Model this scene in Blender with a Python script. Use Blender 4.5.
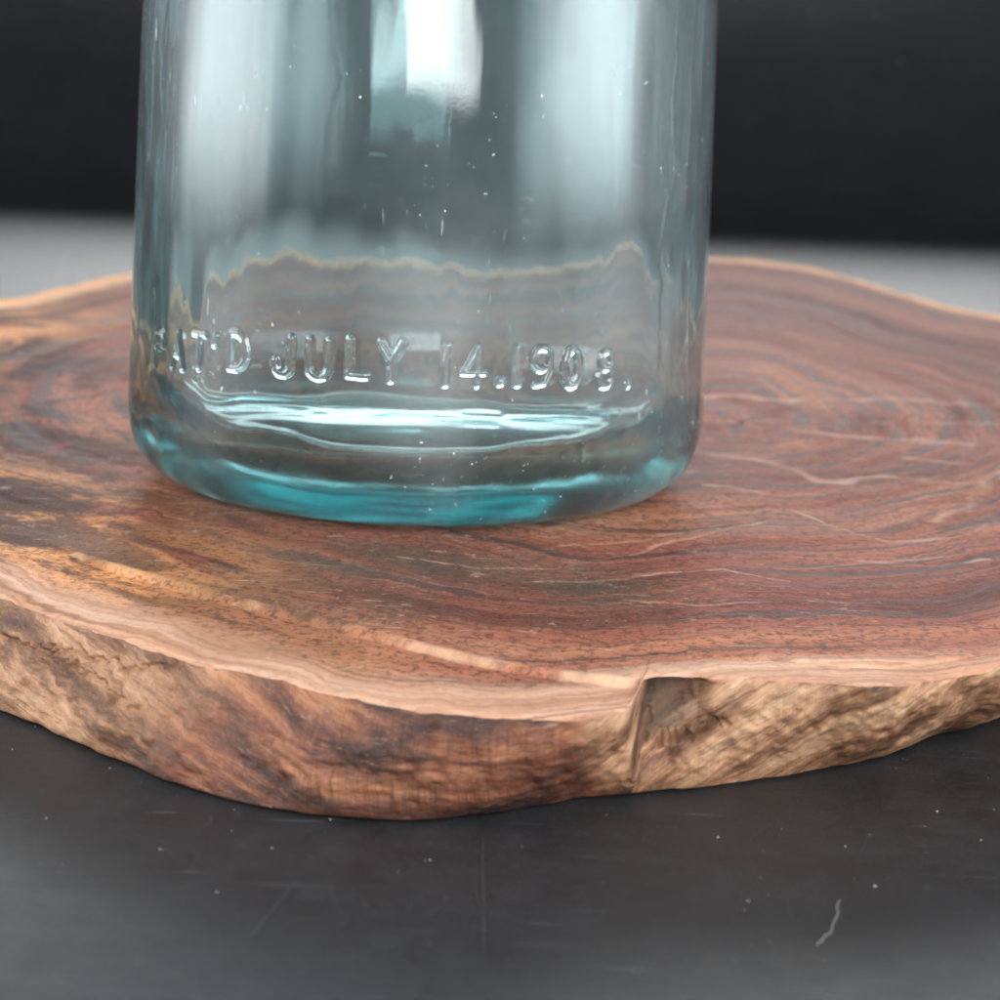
import bpy, math, random
import numpy as np
from mathutils import Vector
random.seed(4); RNG = np.random.default_rng(7)
S = bpy.context.scene
for o in list(bpy.data.objects): bpy.data.objects.remove(o)

# ---------------------------------------------------------------- camera
FPX = 1800.0          # focal length in pixels of the 1000 px photograph
PX, PY = 500.0, 105.0  # principal point (the photograph is the lower crop of a level shot)
ROLL = math.radians(2.3)
T = 0.014             # slab thickness
HT = 0.0655            # camera height above slab top
HC = T + HT
cam_d = bpy.data.cameras.new('camera'); cam = bpy.data.objects.new('camera', cam_d)
S.collection.objects.link(cam); S.camera = cam
cam.location = (0, 0, HC); cam.rotation_euler = (math.radians(90), -ROLL, 0)
cam_d.sensor_width = 36; cam_d.lens = 36*FPX/1000
cam_d.shift_y = -(500-PY)/1000.0
cam_d.clip_start = 0.01; cam_d.clip_end = 60
cam_d.dof.use_dof = True; cam_d.dof.focus_distance = 0.240; cam_d.dof.aperture_fstop = 37.0

# ---------------------------------------------------------------- world and lamps
W = bpy.data.worlds.new('World'); S.world = W; W.use_nodes = True
bg = W.node_tree.nodes['Background']
bg.inputs[0].default_value = (0.80, 0.86, 0.95, 1); bg.inputs[1].default_value = 0.17

def area(name, loc, target, sx, sy, power, color=(1, 1, 1), soft=(0, 0)):
    l = bpy.data.lights.new(name, 'AREA'); l.shape = 'RECTANGLE'; l.size = sx; l.size_y = sy
    l.energy = power; l.color = color
    if soft[0] or soft[1]:      # a diffuser is brightest in its middle and falls off to its edges
        l.use_nodes = True; t = l.node_tree; em = t.nodes['Emission']
        uv = t.nodes.new('ShaderNodeSeparateXYZ'); ge = t.nodes.new('ShaderNodeNewGeometry')
        t.links.new(ge.outputs['Parametric'], uv.inputs[0]); last = None
        for ax, sf in zip((0, 1), soft):
            if not sf: continue
            pp = t.nodes.new('ShaderNodeMath'); pp.operation = 'PINGPONG'; pp.inputs[1].default_value = .5
            t.links.new(uv.outputs[ax], pp.inputs[0])
            mr = t.nodes.new('ShaderNodeMapRange'); mr.interpolation_type = 'SMOOTHSTEP'
            mr.inputs[1].default_value = 0; mr.inputs[2].default_value = sf; mr.inputs[3].default_value = .02; mr.inputs[4].default_value = 1
            t.links.new(pp.outputs[0], mr.inputs[0])
            if last is None: last = mr.outputs[0]
            else:
                mu = t.nodes.new('ShaderNodeMath'); mu.operation = 'MULTIPLY'
                t.links.new(last, mu.inputs[0]); t.links.new(mr.outputs[0], mu.inputs[1]); last = mu.outputs[0]
        t.links.new(last, em.inputs['Strength'])
    o = bpy.data.objects.new(name, l); S.collection.objects.link(o)
    o.location = loc
    o.rotation_euler = (Vector(target)-Vector(loc)).to_track_quat('-Z', 'Y').to_euler()
    return o
area('left_window_lamp',  (-0.50, 0.22, 0.254), (0, 0.24, 0.254), 0.62, 0.50, 5.6, (0.95, 0.98, 1.0), (.40, .18))
area('right_window_lamp', (0.52, 0.03, 0.254), (0, 0.05, 0.254), 0.80, 0.50, 6.6, (0.97, 0.98, 1.0), (.40, .18))
area('front_window_lamp', (0.05, -0.42, 0.30), (0.02, 0.30, 0.22), 0.40, 0.46, 6.0, (0.96, 1.0, 1.0), (.12, .05))
area('back_window_lamp',  (0.05, 2.0, 0.57), (0.0, 0.5, 0.0), 1.5, 0.56, 31.0, (0.96, 0.98, 1.0), (.05, .48))

S.view_settings.view_transform = 'Standard'; S.view_settings.look = 'None'
S.view_settings.exposure = 0.38; S.view_settings.gamma = 1
S.render.engine = 'CYCLES'
c = S.cycles
c.max_bounces = 24; c.transmission_bounces = 20; c.glossy_bounces = 10; c.diffuse_bounces = 4
c.transparent_max_bounces = 16; c.caustics_refractive = True; c.caustics_reflective = True
c.sample_clamp_indirect = 6.0; c.blur_glossy = 0.3

# ---------------------------------------------------------------- helpers
def unproject(x, y, z):
    dx, dy = x-PX, y-PY
    X = dx*math.cos(ROLL)+dy*math.sin(ROLL); Y = -dx*math.sin(ROLL)+dy*math.cos(ROLL)
    D = FPX*(HC-z)/Y
    return np.array([X/FPX*D, D])
def ray_dir(x, y):
    dx, dy = x-PX, y-PY
    X = dx*math.cos(ROLL)+dy*math.sin(ROLL); Y = -dx*math.sin(ROLL)+dy*math.cos(ROLL)
    return np.array([X/FPX, 1.0, -Y/FPX])

def _hash(ix, iy, iz, seed):
    h = (ix*374761393+iy*668265263+iz*2147483647+seed*1274126177) & 0xffffffff
    h = ((h ^ (h >> 13))*1274126177) & 0xffffffff
    h = ((h ^ (h >> 16))*2246822519) & 0xffffffff
    return ((h ^ (h >> 15)) & 0xffffff)/float(0xffffff)
def vnoise(x, y, z=0.0, seed=0):
    x, y, z = np.broadcast_arrays(np.asarray(x, float), np.asarray(y, float), np.asarray(z, float))
    fx, fy, fz = np.floor(x), np.floor(y), np.floor(z)
    ix, iy, iz = fx.astype(np.int64)+5000, fy.astype(np.int64)+5000, fz.astype(np.int64)+5000
    ux, uy, uz = x-fx, y-fy, z-fz
    sx, sy, sz = [u*u*u*(u*(u*6-15)+10) for u in (ux, uy, uz)]
    r = 0
    for a in (0, 1):
        for b in (0, 1):
            for d in (0, 1):
                w = (sx if a else 1-sx)*(sy if b else 1-sy)*(sz if d else 1-sz)
                r = r+w*_hash(ix+a, iy+b, iz+d, seed)
    return r*2-1
def fbm(x, y, z=0.0, seed=0, oct=4):
    r = 0; a = 1; f = 1
    for k in range(oct):
        r = r+a*vnoise(np.asarray(x)*f, np.asarray(y)*f, np.asarray(z)*f, seed+k*17); a *= .5; f *= 2.03
    return r
def sstep(a, b, x):
    t = np.clip((x-a)/(b-a), 0, 1); return t*t*(3-2*t)

def make_mesh(name, verts, faces, mat, parent=None, smooth=True, attrs=None):
    me = bpy.data.meshes.new(name)
    verts = np.asarray(verts, np.float32)
    faces = np.asarray(faces, np.int32)
    k = faces.shape[1]
    me.vertices.add(len(verts)); me.vertices.foreach_set('co', verts.ravel())
    me.loops.add(faces.size); me.loops.foreach_set('vertex_index', faces.ravel())
    me.polygons.add(len(faces)); me.polygons.foreach_set('loop_start', np.arange(0, faces.size, k, dtype=np.int32))
    me.polygons.foreach_set('loop_total', np.full(len(faces), k, np.int32))
    me.update(calc_edges=True); me.validate()
    if smooth: me.polygons.foreach_set('use_smooth', np.ones(len(me.polygons), bool))
    for n, v in (attrs or {}).items():
        a = me.attributes.new(n, 'FLOAT', 'POINT'); a.data.foreach_set('value', np.asarray(v, np.float32).ravel())
    me.materials.append(mat)
    o = bpy.data.objects.new(name, me); S.collection.objects.link(o)
    if parent: o.parent = parent
    return o
def grid_faces(nr, nc, wrap=True, base=0, flip=False):
    r = np.arange(nr-1)[:, None]; q = np.arange(nc if wrap else nc-1)[None, :]
    a = r*nc+q; b = r*nc+(q+1) % nc; d = (r+1)*nc+(q+1) % nc; e = (r+1)*nc+q
    f = np.stack([a, b, d, e], -1).reshape(-1, 4)+base
    return f[:, ::-1] if flip else f

class NT:
    def __init__(s, name):
        s.m = bpy.data.materials.new(name); s.m.use_nodes = True
        s.t = s.m.node_tree; s.t.nodes.clear()
        s.out = s.t.nodes.new('ShaderNodeOutputMaterial')
    def n(s, typ, ins=None, **kw):
        nd = s.t.nodes.new(typ)
        for k, v in kw.items(): setattr(nd, k, v)
        for k, v in (ins or {}).items():
            if isinstance(v, bpy.types.NodeSocket): s.t.links.new(v, nd.inputs[k])
            else: nd.inputs[k].default_value = v
        return nd
    def math(s, op, a, b=None, c=None, clamp=False):
        ins = {0: a}
        if b is not None: ins[1] = b
        if c is not None: ins[2] = c
        return s.n('ShaderNodeMath', ins, operation=op, use_clamp=clamp).outputs[0]
    def attr(s, name): return s.n('ShaderNodeAttribute', attribute_name=name).outputs['Fac']
    def comb(s, x, y, z=0.0): return s.n('ShaderNodeCombineXYZ', {0: x, 1: y, 2: z}).outputs[0]
    def noise(s, vec, scale=1, detail=4, rough=.55, dist=0.0, lac=2.0):
        return s.n('ShaderNodeTexNoise', {'Vector': vec, 'Scale': scale, 'Detail': detail, 'Roughness': rough, 'Distortion': dist, 'Lacunarity': lac}).outputs[0]
    def ramp(s, fac, stops, interp='LINEAR'):
        nd = s.n('ShaderNodeValToRGB', {0: fac}); cr = nd.color_ramp; cr.interpolation = interp
        while len(cr.elements) < len(stops): cr.elements.new(.5)
        for e, (p, col) in zip(cr.elements, stops):
            e.position = p; e.color = (col if len(col) == 4 else (*col, 1)) if hasattr(col, '__len__') else (col, col, col, 1)
        return nd.outputs[0]
    def mr(s, v, a, b, c=0.0, d=1.0, smooth=True):
        return s.n('ShaderNodeMapRange', {0: v, 1: a, 2: b, 3: c, 4: d}, interpolation_type='SMOOTHSTEP' if smooth else 'LINEAR').outputs[0]
    def mix(s, f, a, b, blend='MIX'):
        nd = s.n('ShaderNodeMix', {0: f}, data_type='RGBA', blend_type=blend)
        for i, v in ((6, a), (7, b)):
            if isinstance(v, bpy.types.NodeSocket): s.t.links.new(v, nd.inputs[i])
            else: nd.inputs[i].default_value = (*v, 1) if len(v) == 3 else v
        return nd.outputs[2]
    def bump(s, h, strength, dist, normal=None):
        ins = {'Height': h, 'Strength': strength, 'Distance': dist}
        if normal is not None: ins['Normal'] = normal
        return s.n('ShaderNodeBump', ins).outputs[0]
    def surf(s, sh): s.t.links.new(sh, s.out.inputs['Surface']); return s.m
    def coord(s): return s.n('ShaderNodeTexCoord').outputs['Object']
def srgb(r, g, b):
    f = lambda v: ((v/255+.055)/1.055)**2.4 if v > 10 else v/255/12.92
    return (f(r), f(g), f(b))

# ---------------------------------------------------------------- materials
def mat_slate():
    k = NT('slate_black_sheet'); co = k.coord()
    big = k.noise(co, 14, 4); mid = k.noise(co, 160, 5, .65); fine = k.noise(co, 3400, 4, .75)
    col = k.ramp(k.math('ADD', k.math('MULTIPLY', big, .55), k.math('MULTIPLY', mid, .45)),
                 [(.34, (.0135, .0135, .0155)), (.52, (.020, .0205, .0228)), (.70, (.028, .0287, .032))])
    grain = k.mr(fine, .54, .74)
    col = k.mix(k.math('MULTIPLY', grain, .5), col, (.13, .135, .14))
    # rubbed fibres, two directions
    for ang, sc in ((20, 1.0), (78, .8), (-35, .9)):
        mp = k.n('ShaderNodeMapping', {'Vector': co, 'Rotation': (0, 0, math.radians(ang)), 'Scale': (60*sc, 1100*sc, 1)}).outputs[0]
        st = k.mr(k.noise(mp, 1.0, 2, .5), .66, .76)
        gate = k.mr(k.noise(co, 45*sc, 2), .5, .68)
        col = k.mix(k.math('MULTIPLY', k.math('MULTIPLY', st, gate), .7), col, (.15, .155, .16))
    rough = k.ramp(mid, [(.3, .42), (.7, .58)])
    b = k.bump(fine, .5, .00022); b = k.bump(mid, .08, .0004, b)
    p = k.n('ShaderNodeBsdfPrincipled', {'Base Color': col, 'Roughness': rough, 'Normal': b, 'Specular IOR Level': .5})
    return k.surf(p.outputs[0])

def mat_cutface():
    k = NT('sawn_heartwood'); co = k.coord()
    rn, th, crk, led = k.attr('ring'), k.attr('ang'), k.attr('crack'), k.attr('ledge')
    warp = k.noise(co, 22, 4, .6); warp2 = k.noise(co, 90, 4, .6)
    rr = k.math('ADD', rn, k.math('MULTIPLY', k.math('SUBTRACT', warp, .5), .075))
    rr = k.math('ADD', rr, k.math('MULTIPLY', k.math('SUBTRACT', warp2, .5), .025))
    ca, sa = k.math('COSINE', th), k.math('SINE', th)
    rv = lambda fr, ft: k.comb(k.math('MULTIPLY', rr, fr), k.math('MULTIPLY', ca, ft), k.math('MULTIPLY', sa, ft))
    n1 = k.noise(rv(11, .7), 1, 3, .6); n2 = k.noise(rv(48, 1.2), 1, 3, .62); n3 = k.noise(rv(150, 3.0), 1, 4, .7)
    patch = k.noise(co, 30, 4, .6, .6)
    base = k.ramp(n1, [(.30, (.080, .025, .021)), (.40, (.20, .056, .036)), (.52, (.35, .108, .064)), (.68, (.48, .19, .105))])
    base = k.mix(k.mr(patch, .48, .72, 0, .6), base, (.34, .130, .088))
    base = k.mix(k.mr(n2, .49, .37, 0, .85), base, (.062, .025, .021))
    base = k.mix(k.mr(n3, .50, .36, 0, .6), base, (.07, .032, .028))
    base = k.mix(k.mr(n3, .58, .75, 0, .40), base, (.48, .22, .14))
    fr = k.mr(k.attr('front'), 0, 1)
    base = k.mix(k.math('MULTIPLY', fr, k.mr(k.noise(rv(30, 2.5), 1, 4, .65), .64, .44, .35, .92)), base, (.080, .068, .048))  # grey-green tint: the jar's shadow, painted into the wood colour
    # dark mineral streak on the left limb, orange growth near its rim
    lf = k.mr(k.attr('left'), 0, 1, 0, 1)
    dk = k.noise(rv(10, 3.5), 1, 5, .65, .5)
    orr = k.noise(rv(14, 2.2), 1, 4, .6, .4)
    base = k.mix(k.math('MULTIPLY', k.math('MULTIPLY', lf, k.mr(orr, .34, .48)), k.mr(rn, .66, .80)), base, (.78, .34, .13))
    base = k.mix(k.math('MULTIPLY', lf, k.mr(dk, .56, .44, 0, .93)), base, (.035, .016, .016))
    rp = k.noise(co, 40, 3, .6, .3)
    base = k.mix(k.math('MULTIPLY', lf, k.mr(rp, .60, .68, 0, .7)), base, (.34, .075, .055))
    # pale sapwood rim
    sap = k.mr(k.math('ADD', rn, k.math('MULTIPLY', k.math('SUBTRACT', warp2, .5), .05)), .925, .968)
    sapc = k.ramp(k.noise(rv(150, 3), 1, 4, .6), [(.3, (.34, .165, .10)), (.5, (.60, .33, .215)), (.7, (.74, .48, .34))])
    sg = k.mr(k.noise(co, 25, 3), .30, .55, .55, 1)
    base = k.mix(k.math('MULTIPLY', sap, sg), base, sapc)
    base = k.mix(k.math('MULTIPLY', k.mr(k.math('ADD', rn, k.math('MULTIPLY', k.math('SUBTRACT', warp, .5), .05)), .935, .972), k.mr(sa, -.1, .25)), base, (.95, .50, .24))  # orange back rim: own tone, brightened to paint in light on the edge
    for an, lo in ((24, .66), (-32, .68), (80, .69)):
        mq = k.n('ShaderNodeMapping', {'Vector': co, 'Rotation': (0, 0, math.radians(an)), 'Scale': (90, 900, 1)}).outputs[0]
        gq = k.mr(k.noise(co, 26+an*.1, 3), .44, .60, .08, .6)
        base = k.mix(k.math('MULTIPLY', k.mr(k.noise(mq, 1, 3, .6), lo-.04, lo+.04), gq), base, (.55, .40, .30))
    # gritty pores, pale scuffs
    g1 = k.noise(co, 900, 4, .7); g2 = k.noise(co, 2600, 2, .7)
    base = k.mix(k.math('MULTIPLY', k.mr(g1, .52, .38, 0, .65), k.math('SUBTRACT', 1.0, k.math('MULTIPLY', sap, .75))), base, (.06, .03, .026))
    base = k.mix(k.mr(g2, .58, .76, 0, .35), base, (.60, .37, .27))
    base = k.mix(k.math('MULTIPLY', k.mr(k.noise(co, 340, 5, .7), .58, .70), k.mr(warp, .42, .60, .1, .55)), base, (.52, .34, .25))
    # saw arcs across the face (blade centre far off the board)
    vm = k.n('ShaderNodeVectorMath', {0: co, 1: (-.10, .62, 0)}, operation='DISTANCE').outputs['Value']
    sw = k.noise(k.comb(k.math('MULTIPLY', vm, 330), k.math('MULTIPLY', th, 1.2)), 1, 3, .6)
    sgate = k.mr(k.noise(co, 16, 2), .46, .62)
    swm = k.math('MULTIPLY', k.mr(sw, .62, .72), sgate)
    base = k.mix(k.math('MULTIPLY', swm, .45), base, (.58, .42, .32))
    # drying checks filled with pale dust
    cw = k.math('ADD', k.math('MULTIPLY', k.noise(co, 120, 3), .0010), .00002)
    cm = k.math('LESS_THAN', 0.0, 1.0)
    cm = k.math('SUBTRACT', 1.0, k.math('SMOOTH_MIN', k.math('DIVIDE', crk, cw), 1.0, .2), clamp=True)
    base = k.mix(k.math('MULTIPLY', cm, k.mr(warp2, .36, .62, .15, .75)), base, (.64, .38, .28))
    base = k.mix(k.math('MULTIPLY', k.mr(led, .0011, .0003, 0, .75), k.mr(warp2, .40, .6, .10, .8)), base, (.66, .42, .27))  # pale ledge line: light caught on its lip, painted in
    rough = k.ramp(n2, [(.3, .50), (.7, .68)])
    h = k.math('ADD', k.math('MULTIPLY', n3, .5), k.math('ADD', k.math('MULTIPLY', g1, .5), k.math('MULTIPLY', sw, .35)))
    b = k.bump(h, .55, .00035); b = k.bump(g2, .35, .00015, b)
    p = k.n('ShaderNodeBsdfPrincipled', {'Base Color': base, 'Roughness': rough, 'Normal': b, 'Specular IOR Level': .04})
    return k.surf(p.outputs[0])

def mat_edge():
    k = NT('debarked_live_edge'); co = k.coord()
    u, v, tone, flo = k.attr('along'), k.attr('down'), k.attr('tone'), k.attr('flow')
    vf = k.math('ADD', v, flo)
    w = k.noise(co, 60, 4, .6)
    # flowing figure, stretched along the rim and swirled
    fl = k.noise(k.comb(k.math('MULTIPLY', u, 5), k.math('MULTIPLY', vf, 2.6)), 1, 6, .66, .45)
    fib = k.noise(k.comb(k.math('MULTIPLY', u, 14), k.math('ADD', k.math('MULTIPLY', vf, 15), k.math('MULTIPLY', w, 3))), 1, 5, .7, .15)
    rib = k.noise(k.comb(k.math('ADD', k.math('MULTIPLY', u, 900), k.math('MULTIPLY', w, 2)), k.math('MULTIPLY', v, 2.0)), 1, 3, .6)
    hf = k.noise(k.comb(k.math('MULTIPLY', u, 110), k.math('MULTIPLY', vf, 62)), 1, 4, .7, .3)
    tan = k.ramp(fl, [(.32, (.045, .020, .013)), (.43, (.20, .090, .045)), (.52, (.45, .235, .125)), (.66, (.68, .43, .26))])
    red = k.ramp(fl, [(.34, (.012, .006, .006)), (.45, (.065, .022, .014)), (.55, (.22, .074, .038)), (.66, (.45, .19, .09))])
    col = k.mix(k.mr(k.math('ADD', tone, k.math('MULTIPLY', k.math('SUBTRACT', fl, .5), .9)), .18, .62), tan, red)
    col = k.mix(k.mr(fib, .52, .34, 0, .60), col, (.085, .042, .030))
    col = k.mix(k.mr(fib, .56, .74, 0, .35), col, (.62, .42, .28))
    rg = k.mr(tone, .45, .9, .12, .6)
    col = k.mix(k.math('MULTIPLY', k.mr(rib, .50, .38), rg), col, (.035, .016, .014))
    col = k.mix(k.math('MULTIPLY', k.mr(hf, .56, .72), .38), col, (.62, .36, .21))
    col = k.mix(k.mr(hf, .46, .34, 0, .45), col, (.035, .017, .013))
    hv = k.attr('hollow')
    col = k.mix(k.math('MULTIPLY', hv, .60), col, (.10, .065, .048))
    g = k.noise(co, 1800, 3, .7)
    h = k.math('ADD', k.math('MULTIPLY', fib, .8), k.math('ADD', k.math('MULTIPLY', rib, .5), k.math('ADD', k.math('MULTIPLY', hf, .6), k.math('MULTIPLY', g, .3))))
    b = k.bump(h, .5, .0006)
    p = k.n('ShaderNodeBsdfPrincipled', {'Base Color': col, 'Roughness': .52, 'Normal': b, 'Specular IOR Level': .45})
    return k.surf(p.outputs[0])

def mat_glass():
    k = NT('aqua_bottle_glass'); co = k.coord()
    mp = k.n('ShaderNodeMapping', {'Vector': co, 'Scale': (1, 1, .35)}).outputs[0]
    n = k.noise(mp, 120, 3, .5); n2 = k.noise(co, 700, 2, .5)
    b = k.bump(n, .03, .0008); b = k.bump(n2, .010, .0003, b)
    sx = k.n('ShaderNodeSeparateXYZ', {0: co}).outputs[2]
    rg = k.mr(sx, .017, .005, 0.0, .17)
    gl = k.n('ShaderNodeBsdfGlass', {'Color': (1, 1, 1, 1), 'Roughness': rg, 'IOR': 1.50, 'Normal': b})
    # tiny seeds, chips and dried dust on the surface
    sp = k.math('MULTIPLY', k.mr(k.noise(co, 900, 2, .5), .715, .75), k.mr(k.noise(co, 60, 3, .6), .48, .62))
    mp2 = k.n('ShaderNodeMapping', {'Vector': co, 'Scale': (900, 900, 160)}).outputs[0]
    st = k.math('MULTIPLY', k.mr(k.noise(mp2, 1, 2, .5), .68, .76), k.mr(k.noise(co, 38, 3, .6), .48, .62))
    film_veil = k.mr(k.noise(mp, 38, 5, .65), .38, .70, .02, .085)  # surface haze, plus a painted veil of reflected room light
    f = k.math('ADD', k.math('ADD', k.math('MULTIPLY', sp, .7), k.math('MULTIPLY', st, .35)), film_veil, clamp=True)
    df = k.n('ShaderNodeBsdfDiffuse', {'Color': (.78, .84, .86, 1)})
    mx = k.n('ShaderNodeMixShader', {0: f, 1: gl.outputs[0], 2: df.outputs[0]})
    va = k.n('ShaderNodeVolumeAbsorption', {'Color': (.38, .725, .74, 1), 'Density': 92.0})
    k.t.links.new(va.outputs[0], k.out.inputs['Volume'])
    return k.surf(mx.outputs[0])
def mat_plain(name, col, rough=.7):
    k = NT(name); n = k.noise(k.coord(), 900, 3)
    cc = k.mix(k.mr(n, .3, .7), tuple(v*.75 for v in col), col)
    return k.surf(k.n('ShaderNodeBsdfPrincipled', {'Base Color': cc, 'Roughness': rough}).outputs[0])
M_slate, M_cut, M_edge, M_glass = mat_slate(), mat_cutface(), mat_edge(), mat_glass()
M_dust = mat_plain('pale_dust', (.62, .60, .57)); M_scr = mat_plain('scratch_grey', (.07, .071, .074))

# ---------------------------------------------------------------- setting: table sheet and backdrop, one dark sweep
def build_sweep():
    pts = [(y, 0.0) for y in np.linspace(-.6, 1.23, 12)]
    r = .19
    for a in np.linspace(0, 90, 25)[1:]:
        a = math.radians(a); pts.append((1.23+r*math.sin(a), r-r*math.cos(a)))
    for z in np.linspace(r, .25, 5)[1:]: pts.append((1.42, z))
    xs = np.linspace(-1.1, 1.1, 12)
    V = [(x, y, z) for (y, z) in pts for x in xs]
    o = make_mesh('backdrop', V, grid_faces(len(pts), len(xs), False), M_slate)
    o['kind'] = 'structure'
    return o
sheet = build_sweep()

# ---------------------------------------------------------------- wood slab
PITH = unproject(742, 424, T)
top_px = [(0, 590), (40, 604), (80, 618), (124, 632), (168, 648), (224, 661), (280, 673), (340, 688), (400, 698), (460, 704), (520, 708),
          (580, 710), (608, 707), (626, 701), (637, 690), (640, 684), (643, 677), (656, 674), (688, 675), (720, 676), (760, 678), (800, 680), (840, 683), (880, 683), (940, 678), (1000, 669)]
back_px = [(1000, 315), (950, 305), (900, 292), (850, 277), (800, 265), (740, 258), (700, 257), (600, 256), (480, 258), (360, 261), (240, 264), (135, 272), (60, 287), (0, 300)]
bot_px = [(0, 712), (50, 732), (100, 755), (150, 776), (200, 795), (250, 807), (300, 815), (360, 821), (420, 824), (470, 820), (520, 812), (580, 801), (650, 794), (700, 790), (760, 783), (820, 772), (870, 760), (910, 748), (960, 732), (1000, 716)]
P_top = [unproject(*p, T) for p in top_px]+[np.array(p) for p in ((.105, .25), (.155, .31), (.188, .39), (.200, .48), (.193, .56))]
P_top += [unproject(*p, T) for p in back_px]+[np.array(p) for p in ((-.175, .50), (-.185, .44), (-.172, .37), (-.138, .30), (-.095, .258))]
P_bot = [unproject(*p, 0) for p in bot_px]+[np.array(p) for p in ((.095, .268), (.140, .32), (.175, .395), (.188, .48), (.182, .55))]
P_bot += [PITH+(unproject(*p, T)-PITH)*.97 for p in back_px]+[np.array(p) for p in ((-.168, .50), (-.178, .44), (-.165, .37), (-.132, .303), (-.092, .263))]
def polar(P):
    d = np.array(P)-PITH; a = np.unwrap(np.arctan2(d[:, 1], d[:, 0])); r = np.hypot(d[:, 0], d[:, 1])
    if a[-1] < a[0]: a = -a; sg = -1
    else: sg = 1
    return a*sg, r
def rad_fn(P):
    a, r = polar(P); a = np.mod(a, 2*np.pi); i = np.argsort(a); a, r = a[i], r[i]
    aa = np.concatenate([a-2*np.pi, a, a+2*np.pi]); rr = np.concatenate([r, r, r])
    # monotone-ish cubic (pchip-like)
    h = np.diff(aa); h[h < 1e-6] = 1e-6; dl = np.diff(rr)/h
    m = np.zeros_like(rr)
    ok = dl[:-1]*dl[1:] > 0
    m[1:-1][ok] = 2*dl[:-1][ok]*dl[1:][ok]/(dl[:-1][ok]+dl[1:][ok])
    def f(t):
        t = np.mod(t, 2*np.pi); j = np.clip(np.searchsorted(aa, t)-1, 0, len(aa)-2)
        s = (t-aa[j])/h[j]
        return rr[j]*(1+2*s)*(1-s)**2+m[j]*h[j]*s*(1-s)**2+rr[j+1]*s*s*(3-2*s)+m[j+1]*h[j]*s*s*(s-1)
    return f
f_top, f_bot = rad_fn(P_top), rad_fn(P_bot)
def ang_of(x, y, z=T):
    d = unproject(x, y, z)-PITH; return math.atan2(d[1], d[0]) % (2*math.pi)

def seg_dist(px, py, poly):
    best = np.full(px.shape, 1.0)
    for (a, b) in zip(poly[:-1], poly[1:]):
        ab = b-a; t = np.clip(((px-a[0])*ab[0]+(py-a[1])*ab[1])/max(ab@ab, 1e-14), 0, 1)
        best = np.minimum(best, np.hypot(px-a[0]-t*ab[0], py-a[1]-t*ab[1]))
    return best

NTH = 2200
# more angular samples toward the camera side
th0 = np.linspace(0, 2*np.pi, 20000)
dens = 1+2.2*sstep(-.2, .9, -np.sin(th0)); cum = np.cumsum(dens); cum = (cum-cum[0])/(cum[-1]-cum[0])
TH = np.interp(np.arange(NTH)/NTH, cum, th0)
RT = f_top(TH); RB = f_bot(TH)
jit = fbm(np.cos(TH)*40, np.sin(TH)*40, 0, 3, 3)*.00055+fbm(np.cos(TH)*170, np.sin(TH)*170, 0, 5, 2)*.00018
RT = RT+jit; RB = RB+fbm(np.cos(TH)*30, np.sin(TH)*30, 4, 9, 3)*.0006
_u = np.arange(2048)/2048*2*np.pi; _f = np.fft.rfft(np.interp(_u, TH, RT, period=2*np.pi)); _f[22:] = 0
RSM = np.interp(TH, _u, np.fft.irfft(_f, 2048), period=2*np.pi)
slab = bpy.data.objects.new('wood_board', None); S.collection.objects.link(slab)
slab['label'] = 'oval live-edge slice of reddish brown wood under the glass jar'; slab['category'] = 'wood board'

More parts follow.
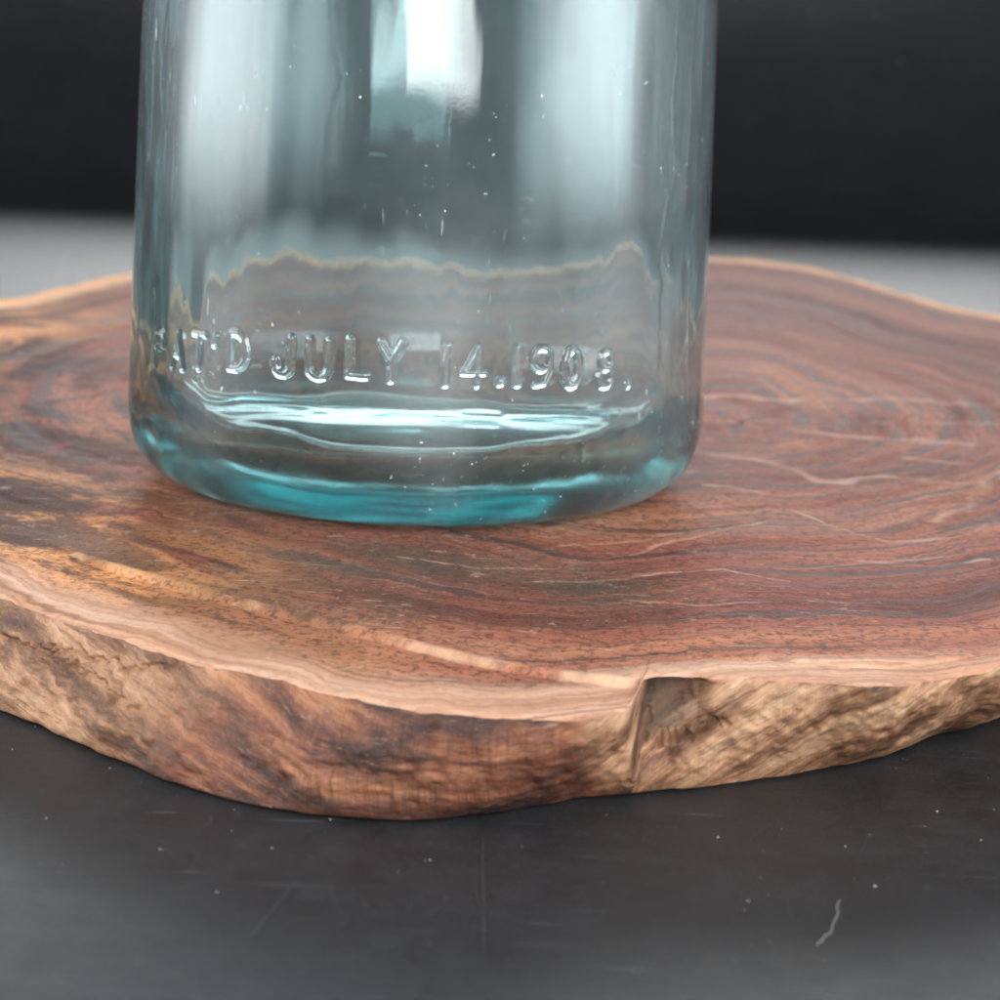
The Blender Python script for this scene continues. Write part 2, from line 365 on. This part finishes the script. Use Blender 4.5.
def build_slab():
    s = np.concatenate([np.linspace(0.004, .9, 190), np.linspace(.9, 1, 61)[1:]])
    R = s[:, None]*RT[None, :]
    X = PITH[0]+R*np.cos(TH); Y = PITH[1]+R*np.sin(TH)
    # ledge left by the split outer growth layer
    led_l = [unproject(*p, T) for p in ((60, 548), (112, 564), (160, 577), (200, 588), (260, 603), (320, 616), (400, 639), (460, 655), (510, 664), (560, 670), (600, 674), (643, 679))]
    led_r = [unproject(*p, T) for p in ((690, 655), (740, 657), (800, 659), (850, 664), (890, 665), (940, 661), (1010, 653))]
    dl, dr = seg_dist(X, Y, led_l), seg_dist(X, Y, led_r)
    angs = np.array([math.atan2(*(p-PITH)[::-1]) % (2*np.pi) for p in led_l]); rl = np.array([np.hypot(*(p-PITH)) for p in led_l])
    i = np.argsort(angs); rline = np.interp(TH, angs[i], rl[i])
    inside = sstep(angs.min()-.03, angs.min()+.10, TH)*(1-sstep(angs.max()-.004, angs.max(), TH))
    outer = (R > rline[None, :])*inside[None, :]
    Z = T+fbm(X*60, Y*60, 0, 21, 3)*.00025+fbm(X*400, Y*400, 0, 31, 2)*.00006
    Z -= outer*sstep(0, .0006, dl)*.0009
    Z -= np.exp(-(dr/.0005)**2)*.0004
    Z -= sstep(.992, 1, s)[:, None]**2*.00025
    cracks = [((690, 397), (740, 393), (790, 401), (850, 400), (910, 399), (960, 405), (1010, 402)),
              ((742, 424), (800, 429), (850, 437), (900, 440), (960, 442)), ((880, 421), (940, 422), (1000, 424)),
              ((695, 450), (740, 458), (790, 466), (830, 479), (855, 474), (900, 479), (960, 484)),
              ((912, 459), (960, 463)), ((700, 486), (760, 492), (830, 495)),
              ((520, 581), (600, 580), (660, 573), (720, 570), (790, 581)), ((400, 556), (480, 566), (560, 566), (640, 552), (700, 533), (760, 523)),
              ((560, 545), (640, 541), (700, 528)), ((800, 512), (860, 535), (900, 542), (960, 535), (1000, 522)),
              ((620, 600), (700, 606), (760, 603)), ((860, 560), (930, 563), (990, 558)), ((1000, 470), (975, 500), (940, 520))]
    crk = np.full(X.shape, .01)
    for i, poly in enumerate(cracks):
        kf = (5, 5, 4, 4, 4, 2.5, 1, 1.5, 1.2, 1.6, 1, 1.3, 2.5)[i]
        wob = 1+.35*fbm(X*90, Y*90, 0, 200+i, 2)
        crk = np.minimum(crk, seg_dist(X+.0006*kf*fbm(X*120, Y*120, 0, 300+i, 3), Y+.0006*kf*fbm(X*120, Y*120, 0, 340+i, 3), [unproject(*p, T) for p in poly])/(kf*wob))
    Z -= np.exp(-(crk/.0004)**2)*.00012
    left = 1-sstep(-.10, -.015, X+.25*(Y-.30)+.012*fbm(X*30, Y*30, 0, 77, 3))
    fc = unproject(400, 580, T); front = np.exp(-(((X-fc[0])/.036)**2+((Y-fc[1])/.024)**2)**1.5)*(.8+.4*fbm(X*50, Y*50, 0, 88, 3))  # left limb mask; mask of the painted jar shadow starts at this centre
    led = np.where(inside[None, :] > .3, dl, .01)
    V = np.stack([X, Y, Z], -1).reshape(-1, 3)
    n = len(s)
    ctr = np.array([[PITH[0], PITH[1], T]])
    F = grid_faces(n, NTH)
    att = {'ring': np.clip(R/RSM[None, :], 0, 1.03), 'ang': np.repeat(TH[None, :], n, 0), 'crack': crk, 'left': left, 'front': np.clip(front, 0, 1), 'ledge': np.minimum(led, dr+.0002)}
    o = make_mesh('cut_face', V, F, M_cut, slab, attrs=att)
    # close the hole at the pith with a thin fan of quads is not needed: the first ring is 0.6 mm wide
    rimX, rimY, rimZ = X[-1], Y[-1], Z[-1]
    # live edge
    NV = 70
    v = np.linspace(0, 1, NV)[:, None]
    bul = np.sin(np.pi*v)**.8
    prof = v**1.25
    Rr = np.hypot(rimX-PITH[0], rimY-PITH[1])[None, :]
    Rs = Rr*(1-prof)+RB[None, :]*prof+bul*.0016
    cx, sx_ = np.cos(TH)[None, :], np.sin(TH)[None, :]
    fade = np.sin(np.pi*np.clip(v, 0, 1))**.5
    Rs = Rs+fade*(fbm(cx*28, sx_*28, v*1.2, 41, 4)*.0011+fbm(cx*110, sx_*110, v*9.0, 43, 3)*.00035)
    # hollow where the outer layer broke away
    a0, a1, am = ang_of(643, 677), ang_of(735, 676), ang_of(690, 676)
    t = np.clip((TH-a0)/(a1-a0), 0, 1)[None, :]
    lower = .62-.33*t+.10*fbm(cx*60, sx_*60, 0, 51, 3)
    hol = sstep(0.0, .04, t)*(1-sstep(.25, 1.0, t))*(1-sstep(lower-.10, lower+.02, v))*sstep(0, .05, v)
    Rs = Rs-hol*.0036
    # splits: down the torn layer and along the foot of the hollow
    arc_u = TH[None, :]*.165+0*v; dep = v*T+0*TH[None, :]
    def split(pts, depth, w):
        P = [np.array([ang_of(x, float(np.interp(x, [p[0] for p in top_px], [p[1] for p in top_px])))*.165, vv*T]) for x, vv in pts]
        du = .0004*fbm(TH*400, 0, 0, 57, 2)[None, :]
        return depth*np.exp(-(seg_dist(arc_u+.0004*fbm(v*9, 0, 0, 58, 3), dep+du, P)/w)**2)
    Rs = Rs-split([(641, 0), (646, .2), (642, .42), (634, .62), (622, .80)], .0016, .00026)-split([(640, .66), (662, .52), (690, .50), (712, .36), (728, .38)], .0018, .00028)
    Rs = Rs-split([(0, .30), (60, .28), (110, .36), (150, .52)], .0008, .0003)-split([(60, .22), (140, .20), (172, .05)], .0008, .0003)
    # torn lip left of the hollow
    lip = np.exp(-((TH-ang_of(632, 700))/.012)**2)[None, :]
    Rs = Rs+fade*lip*.0008*(.6+fbm(cx*90, sx_*90, v*7, 53, 3))
    Zs = rimZ[None, :]*(1-v)+v*0.0004
    Xs, Ys = PITH[0]+Rs*cx, PITH[1]+Rs*sx_
    Xs[0], Ys[0], Zs[0] = rimX, rimY, rimZ
    # bottom closing ring
    Xb, Yb = PITH[0]+RB*.80*np.cos(TH), PITH[1]+RB*.80*np.sin(TH)
    V2 = np.concatenate([np.stack([Xs, Ys, Zs], -1).reshape(-1, 3), np.stack([Xb, Yb, np.full(NTH, .0004)], -1)])
    seg = np.hypot(np.diff(np.append(rimX, rimX[0])), np.diff(np.append(rimY, rimY[0])))
    along = np.concatenate([[0], np.cumsum(seg)[:-1]])*10.0
    # redder, darker heartwood shows between these bearings
    pa = [(0, .10), (110, .15), (190, .42), (280, .62), (360, .95), (480, .95), (560, .70), (600, .30), (660, .10), (760, .05), (1000, .12)]
    aa = np.array([ang_of(x, float(np.interp(x, [p[0] for p in top_px], [p[1] for p in top_px]))) for x, _ in pa])
    tn = np.interp(TH, aa, [q for _, q in pa], left=.3, right=.2)
    tone = np.clip(tn[None, :]+.25*(v-.45), 0, 1)
    sl = np.interp(TH, aa, [-1.6, -1.8, -2.4, -2.2, -1.0, .4, 2.0, 4.0, 5.0, 4.6, 3.5], left=0, right=0)
    flow = np.concatenate([[0], np.cumsum((sl[1:]+sl[:-1])/2*np.diff(along))])
    def ext(a): return np.concatenate([np.broadcast_to(a, (NV, NTH)).ravel(), np.broadcast_to(a[-1:], (1, NTH)).ravel()])
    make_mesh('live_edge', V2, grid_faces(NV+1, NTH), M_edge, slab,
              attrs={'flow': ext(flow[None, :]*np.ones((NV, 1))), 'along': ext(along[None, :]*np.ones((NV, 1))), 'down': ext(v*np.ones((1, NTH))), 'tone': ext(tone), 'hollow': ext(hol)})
build_slab()

# ---------------------------------------------------------------- glass jar
JD = 0.3155; JX = -0.0124; RJ = 0.0497; Z0 = T+.0006
jar = bpy.data.objects.new('glass_jar', None); S.collection.objects.link(jar); jar.location = (JX, JD, Z0)
jar['label'] = 'aqua blue glass canning jar with raised patent date lettering near its base'; jar['category'] = 'glass jar'
FRONT = -math.pi/2
def outer_dev(th, z):
    cx, sx_ = np.cos(th), np.sin(th)
    d = fbm(cx*2.2, sx_*2.2, z*14, 61, 3)*.00022+fbm(cx*13, sx_*13, z*7, 67, 2)*.00005+fbm(cx*9, sx_*9, z*30, 63, 2)*.00005
    # mould seams / surface wrinkles
    a = np.mod(th-FRONT+np.pi, 2*np.pi)-np.pi
    for a0, amp, sd, z0, z1 in ((.93, .00011, 1, .022, .2), (1.10, .00013, 2, .008, .2), (-1.16, .00011, 3, .012, .2), (-.99, .00008, 6, .012, .035)):
        w = a0+.035*fbm(z*70, 0, 0, 80+sd, 3)
        d = d+amp*np.exp(-((a-w)/.011)**2)*sstep(z0, z0+.004, z)*(1-sstep(z1-.004, z1, z))
    return d
def inner_dev(th, z):
    cx, sx_ = np.cos(th), np.sin(th)
    return fbm(cx*2.0, sx_*2.0, z*9, 71, 2)*.0010+fbm(cx*4.0, sx_*4.0, z*14, 73, 1)*.00010
def build_body():
    NJ = 1000
    th = np.arange(NJ)/NJ*2*np.pi
    rc = .0385; hr_x = RJ-rc; hr_z = .0125
    prof = []   # (r, z, outer-weight, inner-weight)
    for r in np.linspace(.0006, .034, 40): prof.append((r, .0030*(1-(r/.036)**2)+.0005, 0, 0))
    for r in np.linspace(.034, rc, 8)[1:]: prof.append((r, .0009*(1-sstep(.034, rc, r)), 0, 0))
    for a in np.linspace(0, 90, 36)[1:]:
        a = math.radians(a); prof.append((rc+hr_x*math.sin(a)**.9, hr_z*(1-math.cos(a)), math.sin(a), 0))
    for z in np.linspace(hr_z, .128, 130)[1:]: prof.append((RJ, z, 1, 0))
    for a in np.linspace(0, 1, 30)[1:]: prof.append((RJ-.0115*sstep(0, 1, a), .128+.022*a, 1-a, 0))
    for z in np.linspace(.150, .166, 12)[1:]: prof.append((.0375+.0016*math.sin((z-.150)/.016*math.pi), z, 0, 0))
    for a in np.linspace(0, 180, 10)[1:]: a = math.radians(a); prof.append((.0355+.002*math.cos(a), .166+.002*math.sin(a), 0, 0))
    wt = .0042; ri = RJ-wt
    for z in np.linspace(.166, .150, 8)[1:]: prof.append((.0335, z, 0, 0))
    for a in np.linspace(0, 1, 26)[1:]: prof.append((.0335+(ri-.0335)*sstep(0, 1, a), .150-.022*a, 0, a))
    ih = .013; fl = .0068
    for z in np.linspace(.128, fl+ih, 120)[1:]: prof.append((ri, z, 0, 1))
    rci = ri-.012
    for a in np.linspace(0, 90, 30)[1:]:
        a = math.radians(a); prof.append((rci+.012*math.cos(a), fl+ih*(1-math.sin(a)), 0, 1))
    for r in np.linspace(rci, .0006, 40)[1:]: prof.append((r, fl+.0022*(1-(r/rci)**2), 0, 1))
    p = np.array(prof)
    r, z, wo, wi = [p[:, i][:, None] for i in range(4)]
    tt = th[None, :]
    inn = inner_dev(tt, z)
    R = r+wo*outer_dev(tt, z)+wi*inn*np.clip(r/.02, 0, 1)
    Zf = z+wi*(z < fl+ih)*fbm(r*np.cos(tt)*90, r*np.sin(tt)*90, 0, 75, 2)*.00035
    V = np.stack([R*np.cos(tt), R*np.sin(tt), Zf+0*tt], -1).reshape(-1, 3)
    n = len(prof)
    F = grid_faces(n, NJ)
    # caps for the two tiny polar holes
    V = np.concatenate([V, [[0, 0, Zf[0].mean()], [0, 0, Zf[-1].mean()]]])
    q = np.arange(0, NJ, 2)
    c0 = np.stack([np.full(len(q), n*NJ), (q+2) % NJ, q+1, q], -1)
    b = (n-1)*NJ
    c1 = np.stack([np.full(len(q), n*NJ+1), b+q, b+q+1, b+(q+2) % NJ], -1)
    return make_mesh('body', V, np.concatenate([F, c0, c1]), M_glass, jar)
build_body()

def arc(cx, cy, rx, ry, a0, a1, n=18):
    return [(cx+rx*math.cos(math.radians(a)), cy+ry*math.sin(math.radians(a))) for a in np.linspace(a0, a1, n)]
GL = {  # strokes in a box of height 1, width about .6
 'P': [[(0, 0), (0, 1), (.28, 1)]+arc(.28, .75, .25, .25, 90, -90)+[(0, .5)]],
 'A': [[(0, 0), (.3, 1), (.6, 0)], [(.12, .35), (.48, .35)]],
 'T': [[(0, 1), (.6, 1)], [(.3, 1), (.3, 0)]],
 "'": [[(0, 1), (-.03, .78)]],
 'D': [[(0, 0), (0, 1), (.18, 1)]+arc(.18, .5, .42, .5, 90, -90)+[(0, 0)]],
 'J': [[(.5, 1), (.5, .25)]+arc(.25, .25, .25, .25, 0, -180)+[(0, .36)]],
 'U': [[(0, 1), (0, .28)]+arc(.28, .28, .28, .28, 180, 360)+[(.56, 1)]],
 'L': [[(0, 1), (0, 0), (.5, 0)]],
 'Y': [[(0, 1), (.3, .5), (.6, 1)], [(.3, .5), (.3, 0)]],
 '1': [[(0, 0), (0, 1)]],
 '4': [[(.42, 0), (.42, 1), (0, .32), (.6, .32)]],
 '9': [arc(.27, .70, .27, .30, 0, 360, 28), [(.54, .70), (.52, .35), (.36, .04), (.08, .0)]],
 '0': [arc(.27, .5, .27, .5, 0, 360, 32)],
 '8': [arc(.27, .75, .22, .25, 0, 360, 26), arc(.27, .26, .27, .27, 0, 360, 28)],
 '.': [[(0, 0), (.01, .02)]],
}
# glyph, centre in the photograph, height in px, width factor
TEXT = [('P', 160, 348, 36, .95), ('A', 178, 350, 37, .85), ('T', 199, 350, 37, .85), ("'", 215, 340, 36, 1.0), ('D', 238, 351, 38, 1.0),
        ('J', 283, 356, 39, .95), ('U', 319, 359, 40, 1.0), ('L', 358, 358, 38, 1.0), ('Y', 392, 361, 40, 1.0), ('1', 446, 365, 40, 1.0), ('4', 473, 366, 40, .95),
        ('.', 500, 382, 40, 1.0), ('1', 517, 366, 39, 1.0), ('9', 541, 366, 40, .92), ('0', 571, 368, 38, .92), ('8', 605, 369, 38, .92), ('.', 627, 384, 38, 1.0)]
def cyl_hit(x, y):
    d = ray_dir(x, y); ox, oy = -JX, -JD
    a = d[0]**2+d[1]**2; b = 2*(ox*d[0]+oy*d[1]); cc = ox*ox+oy*oy-RJ**2
    t = (-b-math.sqrt(b*b-4*a*cc))/(2*a)
    return math.atan2(oy+t*d[1], ox+t*d[0]), HC+t*d[2]-Z0, t
def build_letter(g, x, y, hpx, wf):
    th0_, z0, t = cyl_hit(x, y)
    H = hpx/FPX*t*.92; hw = (.00064 if g in '498' else .00080) if g not in ".'" else .00085
    strokes = [[np.array(p)*np.array([H*wf, H]) for p in s] for s in GL[g]]
    allp = np.concatenate([np.array(s) for s in strokes]); ux0, ux1 = allp[:, 0].min(), allp[:, 0].max()
    st = .00011
    gu = np.arange(ux0-hw*1.5, ux1+hw*1.5, st); gv = np.arange(allp[:, 1].min()-hw*1.5, allp[:, 1].max()+hw*1.5, st)
    U, Vv = np.meshgrid(gu, gv)
    d = np.full(U.shape, 1.0)
    for s in strokes: d = np.minimum(d, seg_dist(U, Vv, s))
    d = d+fbm(U*900, Vv*900, 0, 91+int(x), 2)*.00008
    h = np.where(d < hw, np.cos(np.pi/2*np.clip(d/hw, 0, 1))**1.1*.00050, 0)
    act = d < hw*1.06
    cell = act[:-1, :-1] | act[1:, :-1] | act[:-1, 1:] | act[1:, 1:]
    cu = (ux0+ux1)/2; cv = y*0 + (H/2 if g not in ".'" else (allp[:, 1].mean()))
    th = th0_+(U-cu)/RJ; zz = z0+(Vv-cv)
    base = RJ+outer_dev(th, zz)
    front = base+np.where(h > 0, h-.00001, -.00003); backr = base-.00008
    nr, nc = U.shape
    fa = np.stack([front*np.cos(th), front*np.sin(th), zz], -1).reshape(-1, 3)
    ba = np.stack([backr*np.cos(th), backr*np.sin(th), zz], -1).reshape(-1, 3)
    idx = np.argwhere(cell); a = idx[:, 0]*nc+idx[:, 1]
    quads = np.stack([a, a+1, a+nc+1, a+nc], -1); N = nr*nc
    F = [quads, quads[:, ::-1]+N]
    e = np.concatenate([quads[:, [i, (i+1) % 4]] for i in range(4)])
    keys = set(map(tuple, e)); bd = np.array([(p, q) for p, q in keys if (q, p) not in keys])
    F.append(np.stack([bd[:, 1], bd[:, 0], bd[:, 0]+N, bd[:, 1]+N], -1))
    F = np.concatenate(F); V = np.concatenate([fa, ba])
    used = np.unique(F); mp = np.full(len(V), -1); mp[used] = np.arange(len(used))
    make_mesh('raised_letter', V[used], mp[F], M_glass, jar)
for row in TEXT: build_letter(*row)

# ---------------------------------------------------------------- dust, scratches and lint on the sheet
def build_dust():
    V, F = [], []
    def flake(p, r, z):
        n = 6; b = len(V); h = r*.5; a0 = random.random()*6; el = random.uniform(.5, 1); ro = random.random()*6
        ring = []
        for i in range(n):
            a = a0+i/n*2*math.pi; q = r*random.uniform(.7, 1.2)
            x, y = q*math.cos(a), q*el*math.sin(a)
            ring.append((p[0]+x*math.cos(ro)-y*math.sin(ro), p[1]+x*math.sin(ro)+y*math.cos(ro), z))
        V.extend(ring); V.append((p[0], p[1], z+h))
        for i in range(n): F.append((b+i, b+(i+1) % n, b+n))
    for _ in range(520):
        p = (random.uniform(-.085, .085), random.uniform(.14, .24))
        flake(p, random.choice([.00003, .00004, .00004, .00005, .00008]), .0002)
    for x, y, r in ((272, 850, 3), (330, 821, 3), (430, 862, 2.5), (160, 851, 2.5), (110, 770, 2.5), (718, 839, 3), (845, 848, 2.6), (875, 888, 4), (937, 813, 3), (748, 903, 2.5), (12, 751, 2.5), (217, 894, 2), (46, 820, 2.5), (870, 837, 2), (981, 842, 2.6)):
        flake(unproject(x, y, 0), r*.5/FPX*.17*1.1, .0002)
    o = make_mesh('dust_specks', V, F, M_dust, smooth=False)
    o['kind'] = 'stuff'; o['label'] = 'fine pale dust specks scattered over the dark table sheet'; o['category'] = 'dust'
build_dust()

def ribbon(pts, w, z=.00025):
    pts = [np.array(p) for p in pts]; V, F = [], []
    for i, p in enumerate(pts):
        d = pts[min(i+1, len(pts)-1)]-pts[max(i-1, 0)]; n = np.array([-d[1], d[0]])/np.linalg.norm(d)
        ww = w*(.35+.65*math.sin(math.pi*(i+.5)/len(pts)))*random.uniform(.6, 1.2)
        V += [(*(p+n*ww), z), (*(p-n*ww), z)]
        if i: b = len(V)-4; F.append((b, b+1, b+3, b+2))
    return V, F
def build_scratches():
    V, F = [], []
    segs = [((483, 840), (484, 965), .00004), ((300, 880), (225, 968), .00004), ((100, 880), (190, 980), .00003), ((415, 930), (385, 985), .00003), ((590, 985), (720, 996), .00003), ((785, 890), (800, 960), .00003), ((325, 880), (345, 930), .00003)]
    for _ in range(110):
        x, y = random.uniform(-20, 1020), random.uniform(800, 1010); a = random.gauss(math.pi/2, .7); l = random.choice([6, 10, 16, 40])
        segs.append(((x, y), (x+l*math.cos(a), y+l*math.sin(a)), .00002))
    for p, q, w in segs:
        k = 14; pts = []
        for i in range(k):
            t = i/(k-1); pts.append(unproject(p[0]+(q[0]-p[0])*t+random.gauss(0, .25), p[1]+(q[1]-p[1])*t, 0))
        v, f = ribbon(pts, w); b = len(V); V += v; F += [tuple(i+b for i in ff) for ff in f]
    o = make_mesh('scratches', V, F, M_scr, sheet, smooth=False); o['kind'] = 'stuff'
build_scratches()
def build_lint():
    px = [(840, 903), (837, 909), (838, 916), (836, 921), (833, 926), (832, 932), (830, 937), (825, 938), (823, 943), (819, 945), (816, 949)]
    P = [unproject(x, y, 0) for x, y in px]; fine = []
    for i in range(len(P)-1):
        p0, p1, p2, p3 = P[max(i-1, 0)], P[i], P[i+1], P[min(i+2, len(P)-1)]
        for t in np.linspace(0, 1, 6)[:-1]:
            fine.append(.5*((2*p1)+(-p0+p2)*t+(2*p0-5*p1+4*p2-p3)*t*t+(-p0+3*p1-3*p2+p3)*t**3))
    n = 6; V = []; r = .000022
    for i, p in enumerate(fine):
        d = fine[min(i+1, len(fine)-1)]-fine[max(i-1, 0)]; nn = np.array([-d[1], d[0]])/np.linalg.norm(d)
        for j in range(n):
            a = 2*math.pi*j/n; V.append((p[0]+nn[0]*r*math.cos(a), p[1]+nn[1]*r*math.cos(a), .0003+r*math.sin(a)))
    o = make_mesh('lint_thread', V, grid_faces(len(fine), n), M_dust)
    o['label'] = 'thin curly grey lint thread lying on the dark table in front of slab'; o['category'] = 'lint'
build_lint()
